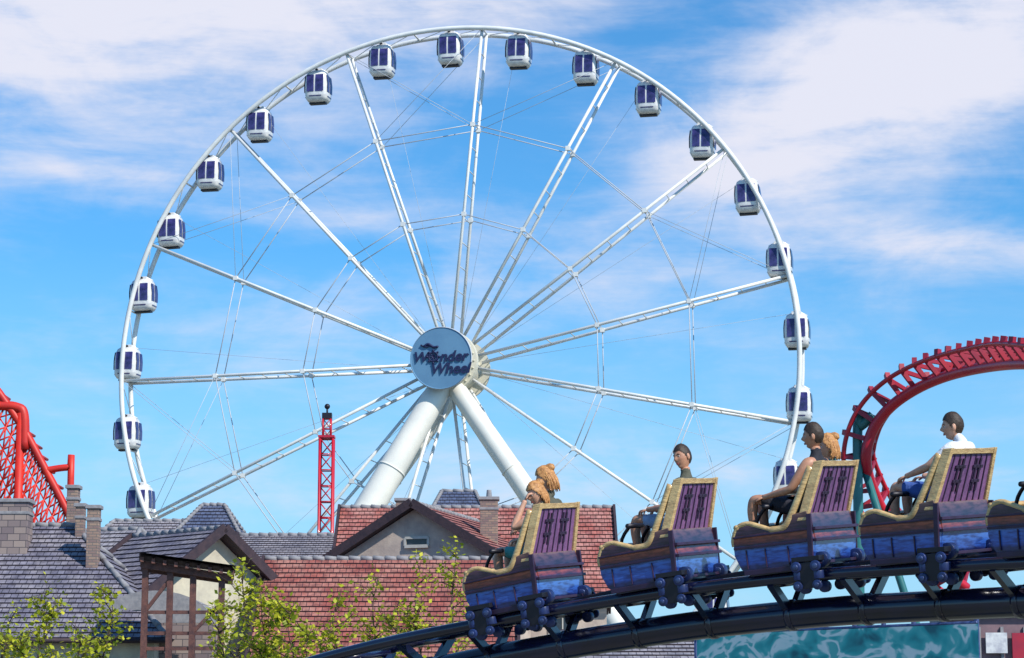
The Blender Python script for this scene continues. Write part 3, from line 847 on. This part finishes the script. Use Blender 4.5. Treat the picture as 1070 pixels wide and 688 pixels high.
    def hf(p):
        x,y,z=p; zn=z/.125
        if zn<0:
            k=(-zn)**1.4; y*=1-.38*k; x=x*(1-.18*k)+.018*k
        if x<0: x*=1.08
        g=lambda yy,zz,sy,sz: math.exp(-((y-yy)/sy)**2-((z-zz)/sz)**2)
        if x>0:
            x+=.026*g(0,-.022,.013,.018)+.012*g(0,.0,.01,.02)+.006*g(0,.028,.045,.01)
            x-=.010*(g(.031,.008,.016,.012)+g(-.031,.008,.016,.012))
            x+=.006*g(0,-.062,.022,.010)+.010*g(0,-.098,.02,.014)-.004*g(0,-.078,.025,.006)
            x+=.004*(g(.045,-.02,.02,.02)+g(-.045,-.02,.02,.02))
        return Vector((x,y,z))
    HR=Matrix.Translation((LN(.72)+.045+hfw,0,.765+hz))@Matrix.Rotation(yaw,4,'Z')@Matrix.Rotation(pitch,4,'Y')@Matrix.Rotation(roll,4,'X')
    hb=MB(); hb.sphere((0,0,0),(.092,.076,.125),44,32,0,None,hf)
    for s_ in(1,-1):
        hb.sphere((-.008,.078*s_,-.008),(.020,.009,.032),10,8,0)
        hb.sphere((-.004,.083*s_,-.008),(.010,.006,.018),8,6,0)
        hb.sphere((.071,.031*s_,.006),(.011,.013,.007),12,8,2)
        hb.sphere((.080,.030*s_,.006),(.004,.006,.006),8,6,3)
        hb.tube([(.083,.014*s_,.026),(.086,.030*s_,.031),(.074,.048*s_,.025)],[.003,.0045,.002],6,4)
    hb.tube([(.083,-.022,-.062),(.093,0,-.058),(.083,.022,-.062)],[.002,.005,.002],8,1)
    hb.tube([(.081,-.018,-.070),(.091,0,-.069),(.081,.018,-.070)],[.002,.006,.002],8,1)
    o=hb.obj('head',[skin,M_lip,M_eye,M_iris,hair],root); o.matrix_local=HR
    hh=MB(); nU,nV=44,32; grid=[]
    for i in range(nV+1):
        th=math.pi*i/nV; row=[]
        for j in range(nU):
            ph=2*math.pi*j/nU
            p0=Vector((.092*math.sin(th)*math.cos(ph),.076*math.sin(th)*math.sin(ph),.125*math.cos(th)))
            p=hf(p0); 
            line=-.062+max(0,min(1,(p0.x+.028)/.085))*.125
            if -.028<p0.x<.02 and p0.z<.03: line=max(line,-.01)
            keep=p0.z>line
            nrm=p0.normalized(); k=noise.noise(p0*55)*.005+noise.noise(p0*20)*.006
            th_=(.012+.010*max(0,p0.z/.125)) if longhair else (.004+.009*max(0,p0.z/.125))
            row.append((p+nrm*(th_+k*(1 if longhair else .5)),keep))
        grid.append(row)
    for i in range(nV):
        for j in range(nU):
            q=[grid[i][j],grid[i+1][j],grid[i+1][(j+1)%nU],grid[i][(j+1)%nU]]
            if sum(x[1] for x in q)>=2: hh.face([x[0] for x in q],0,True)
    rnd=random.Random(int(seat[1]*100)+31)
    if longhair:
        for k in range(110):
            a=rnd.uniform(math.pi*.5,math.pi*1.5); z=rnd.uniform(-.02,.09)
            r_=math.sqrt(max(0,1-(z/.14)**2))
            p=Vector((.104*r_*math.cos(a),.088*r_*math.sin(a),z))
            q=p+Vector((-.008+rnd.uniform(-.006,.006),p.y*.05+rnd.uniform(-.006,.006),-rnd.uniform(.05,.08)))
            r=q+Vector((rnd.uniform(-.0,.03),rnd.uniform(-.012,.012),-rnd.uniform(.04,.08)))
            hh.tube(smooth([p,q,r],4),[.009]*5+[.007]*3+[.002],5)
        hh.sphere((-.08,0,.10),(.05,.05,.045),14,10,0,None,lambda p:p*(1+.2*noise.noise(p*40)))
    o=hh.obj('hair',[hair],root); o.matrix_local=HR
    return root
S_=.46
person('rider_woman',cars[0],(-.24,.0,S_-.06),M_skin,M_hairR,M_olive,M_teal2,.3,lean=.14,yaw=1.0,pitch=.2,longhair=True,female=True,scale=.97,hfw=.05,hz=-.02,knee=(.48,.24),arms={1:((.20,.25,.42),(.08,.15,.66)),-1:((.10,-.22,.32),(.30,-.12,.32))})
person('rider_woman',cars[0],(-.16,-.40,S_+.06),M_skin,M_hairR,M_olive,M_lshort,.4,lean=.08,yaw=.5,pitch=.15,longhair=True,female=True,scale=1.0)
person('rider_man',cars[1],(-.16,-.24,S_+.01),M_skin2,M_hairD,M_olive,M_lshort,.5,lean=.18,yaw=1.15,pitch=.0,roll=.1,knee=(.46,.24))
person('rider_man',cars[2],(-.12,.06,S_+.02),M_skin2,M_hairD,M_tank,M_bshort,.0,lean=.34,yaw=.25,pitch=.0,hfw=.03,knee=(.48,.24),arms={1:((.02,.27,.28),(.30,.22,.24)),-1:((.0,-.25,.28),(.28,-.16,.28))})
person('rider_woman',cars[2],(-.19,-.38,S_-.04),M_skin,M_hairR,M_teal2,M_short,.3,lean=.1,yaw=.6,longhair=True,female=True,scale=.95)
person('rider_man',cars[3],(-.14,-.04,S_+.03),M_skin,M_hairD,M_tee,M_short,.55,lean=.46,yaw=.5,pitch=.05,hfw=.12,hz=-.05,knee=(.44,.22),arms={1:((.0,.27,.36),(.26,.18,.30)),-1:((.0,-.25,.32),(.26,-.16,.29))})

# ------------------------------------------------------------------ hoarding banner on the right + wall
def banner():
    m,t,b=nt('banner_print'); b.inputs['Roughness'].default_value=.6
    tc=t.nodes.new('ShaderNodeTexCoord')
    mp=t.nodes.new('ShaderNodeMapping'); mp.inputs['Scale'].default_value=(1,1,1.6); t.links.new(tc.outputs['Object'],mp.inputs[0])
    n=t.nodes.new('ShaderNodeTexNoise'); n.inputs['Scale'].default_value=1.7; n.inputs['Detail'].default_value=2.5; n.inputs['Distortion'].default_value=.5
    t.links.new(mp.outputs[0],n.inputs['Vector'])
    r=t.nodes.new('ShaderNodeValToRGB'); e=r.color_ramp.elements
    e[0].position=.3; e[0].color=(.01,.14,.17,1); e[1].position=.44; e[1].color=(.03,.40,.40,1)
    x=e.new(.50); x.color=(.10,.50,.48,1); x=e.new(.54); x.color=(.70,.80,.76,1); x=e.new(.60); x.color=(.80,.84,.80,1); x=e.new(.64); x.color=(.10,.48,.46,1)
    t.links.new(n.outputs['Fac'],r.inputs[0]); t.links.new(r.outputs[0],b.inputs['Base Color']); return m
bn=empty('construction_hoarding'); b=MB()
p0=W(728,664,44); p1=W(1022,652,38)
N_=10
for i in range(N_):
    a=p0.lerp(p1,i/N_); c2=p0.lerp(p1,(i+1)/N_)
    steps=6
    for k in range(steps):
        q=a.lerp(c2,k/steps); r=a.lerp(c2,(k+1)/steps)
        def off(t_): return Vector((0,-.05*math.sin(t_*math.pi*1)*(1 if i%2 else .6),0))
        q=q+off(k/steps); r=r+off((k+1)/steps)
        b.face([(q.x,q.y,.2),(r.x,r.y,.2),(r.x,r.y,r.z),(q.x,q.y,q.z)],0,True)
b.obj('printed_banner',[banner()],bn)
b=MB()
for i in range(N_+1):
    a=p0.lerp(p1,i/N_)+Vector((0,.12,0)); b.tube([(a.x,a.y,0),(a.x,a.y,a.z+.12)],.04,8)
b.tube([p0+Vector((0,.07,.02)),p1+Vector((0,.07,.02))],.03,8)
b.obj('posts',[M_steel],bn)
kb=empty('service_building'); b=MB()
pc=W(1075,642,48)
b.box((pc.x+.4,50,pc.z/2),(3.0,4,pc.z),None,0); b.box((pc.x+.4,50,pc.z+.06),(3.3,4.3,.14),None,1)
for q in range(7): b.box((pc.x-1.0+q*.45,47.97,pc.z/2-.1),(.06,.05,pc.z-.3),None,1)
b.box((W(1040,668,48).x,47.9,W(0,672,47.9).z),(.42,.05,.4),None,2); b.box((W(1064,675,48).x,47.9,W(0,675,47.9).z),(.28,.05,.5),None,3)
b.obj('walls_and_signs',[mat('mauve_wall',(.24,.15,.17),(.15,.1,.12),.8,0,2),M_cap,mat('white_sign',(.7,.7,.7),(.4,.4,.45),.5,0,6),M_redt],kb)

# ------------------------------------------------------------------ saplings
def leafmat():
    m,t,b=nt('young_leaves'); b.inputs['Roughness'].default_value=.55
    g=t.nodes.new('ShaderNodeNewGeometry')
    r=t.nodes.new('ShaderNodeValToRGB'); e=r.color_ramp.elements; e[0].color=(.16,.22,.012,1); e[1].color=(.70,.64,.04,1)
    x=e.new(.5); x.color=(.42,.46,.02,1)
    t.links.new(g.outputs['Random Per Island'],r.inputs[0]); t.links.new(r.outputs[0],b.inputs['Base Color'])
    tr=t.nodes.new('ShaderNodeBsdfTranslucent'); t.links.new(r.outputs[0],tr.inputs[0])
    mx=t.nodes.new('ShaderNodeMixShader'); mx.inputs[0].default_value=.35
    t.links.new(b.outputs[0],mx.inputs[1]); t.links.new(tr.outputs[0],mx.inputs[2]); t.links.new(mx.outputs[0],t.nodes['Material Output'].inputs[0]); return m
M_leaf=leafmat(); M_bark=mat('bark',(.09,.06,.045),(.05,.035,.03),.9,0,10,.5)
def sapling(u,vtop,d,spread,dens,seed,droop=0):
    rn=random.Random(seed); top=W(u,vtop,d); h=top.z; x0,y0=top.x,d
    root=empty('young_tree'); b=MB(); lf_=MB()
    def leaf(p,s):
        a=Vector((rn.gauss(0,1),rn.gauss(0,1),rn.gauss(0,.6))).normalized(); c_=a.cross(Vector((rn.random()-.5,rn.random()-.5,rn.random()))).normalized()
        lf_.face([p,p+a*s*.5+c_*s*.36,p+a*s,p+a*s*.5-c_*s*.36],0)
    tr=[Vector((x0+.15*math.sin(i*1.1+seed),y0+.1*math.cos(i+seed),h*i/8)) for i in range(9)]; tr[-1]=Vector((x0,y0,h))
    b.tube(smooth(tr,3),[.06*(1-.9*i/24) for i in range(25)],8)
    nb_=int(11*dens)+6
    for k in range(nb_):
        t_=rn.uniform(.42,.97); i=int(t_*8); p=tr[i].lerp(tr[min(i+1,8)],t_*8-i)
        a=rn.uniform(0,6.283); ln=spread*(1.15-t_)*rn.uniform(.6,1.5)+.3
        pts=[p]; dr_=Vector((math.cos(a),math.sin(a),rn.uniform(.6,1.3))).normalized()
        for q in range(4):
            dr_=(dr_+Vector((rn.uniform(-.25,.25),rn.uniform(-.25,.25),rn.uniform(-.2,.15)))).normalized()
            pts.append(pts[-1]+dr_*ln/4)
        b.tube(pts,[.020,.015,.011,.008,.004],5)
        for q in range(1,5):
            for z in range(int(3*dens)+1):
                o=Vector((rn.gauss(0,1),rn.gauss(0,1),rn.gauss(0,1)))*.12
                if z%3==0: 
                    b.tube([pts[q],pts[q]+o*1.2],.005,3)
                for y in range(2): leaf(pts[q].lerp(pts[q-1],rn.random())+o+Vector((rn.gauss(0,.05),rn.gauss(0,.05),rn.gauss(0,.05))),rn.uniform(.09,.18))
    b.obj('trunk_and_limbs',[M_bark],root); lf_.obj('leaves',[M_leaf],root)
for k,a in enumerate(((8,640,58,.8,.7),(46,622,60,.9,1.0),(78,650,57,.8,.9),(112,606,61,1.0,1.0),(20,668,54,.9,1.2),(250,585,60,.9,1.3),(272,618,57,1.0,1.8),(302,632,56,.9,1.6),(232,632,58,.7,.9),(326,655,55,.9,1.2),(354,622,62,.8,1.0),(396,602,64,.8,1.0),(440,586,66,.9,1.1),(478,562,68,.8,.9),(415,650,58,.8,1.0))):
    sapling(*a,seed=k*13+5)

# ------------------------------------------------------------------ camera
cd=bpy.data.cameras.new('camera'); cam=bpy.data.objects.new('camera',cd); COL.objects.link(cam)
cd.lens=LENS; cd.sensor_width=36; cd.clip_end=8000; cam.location=(0,0,EYE); cam.rotation_euler=(math.pi/2+TH,0,0)
SC.camera=cam
SC.view_settings.view_transform='Standard'; SC.view_settings.look='None'; SC.view_settings.exposure=0
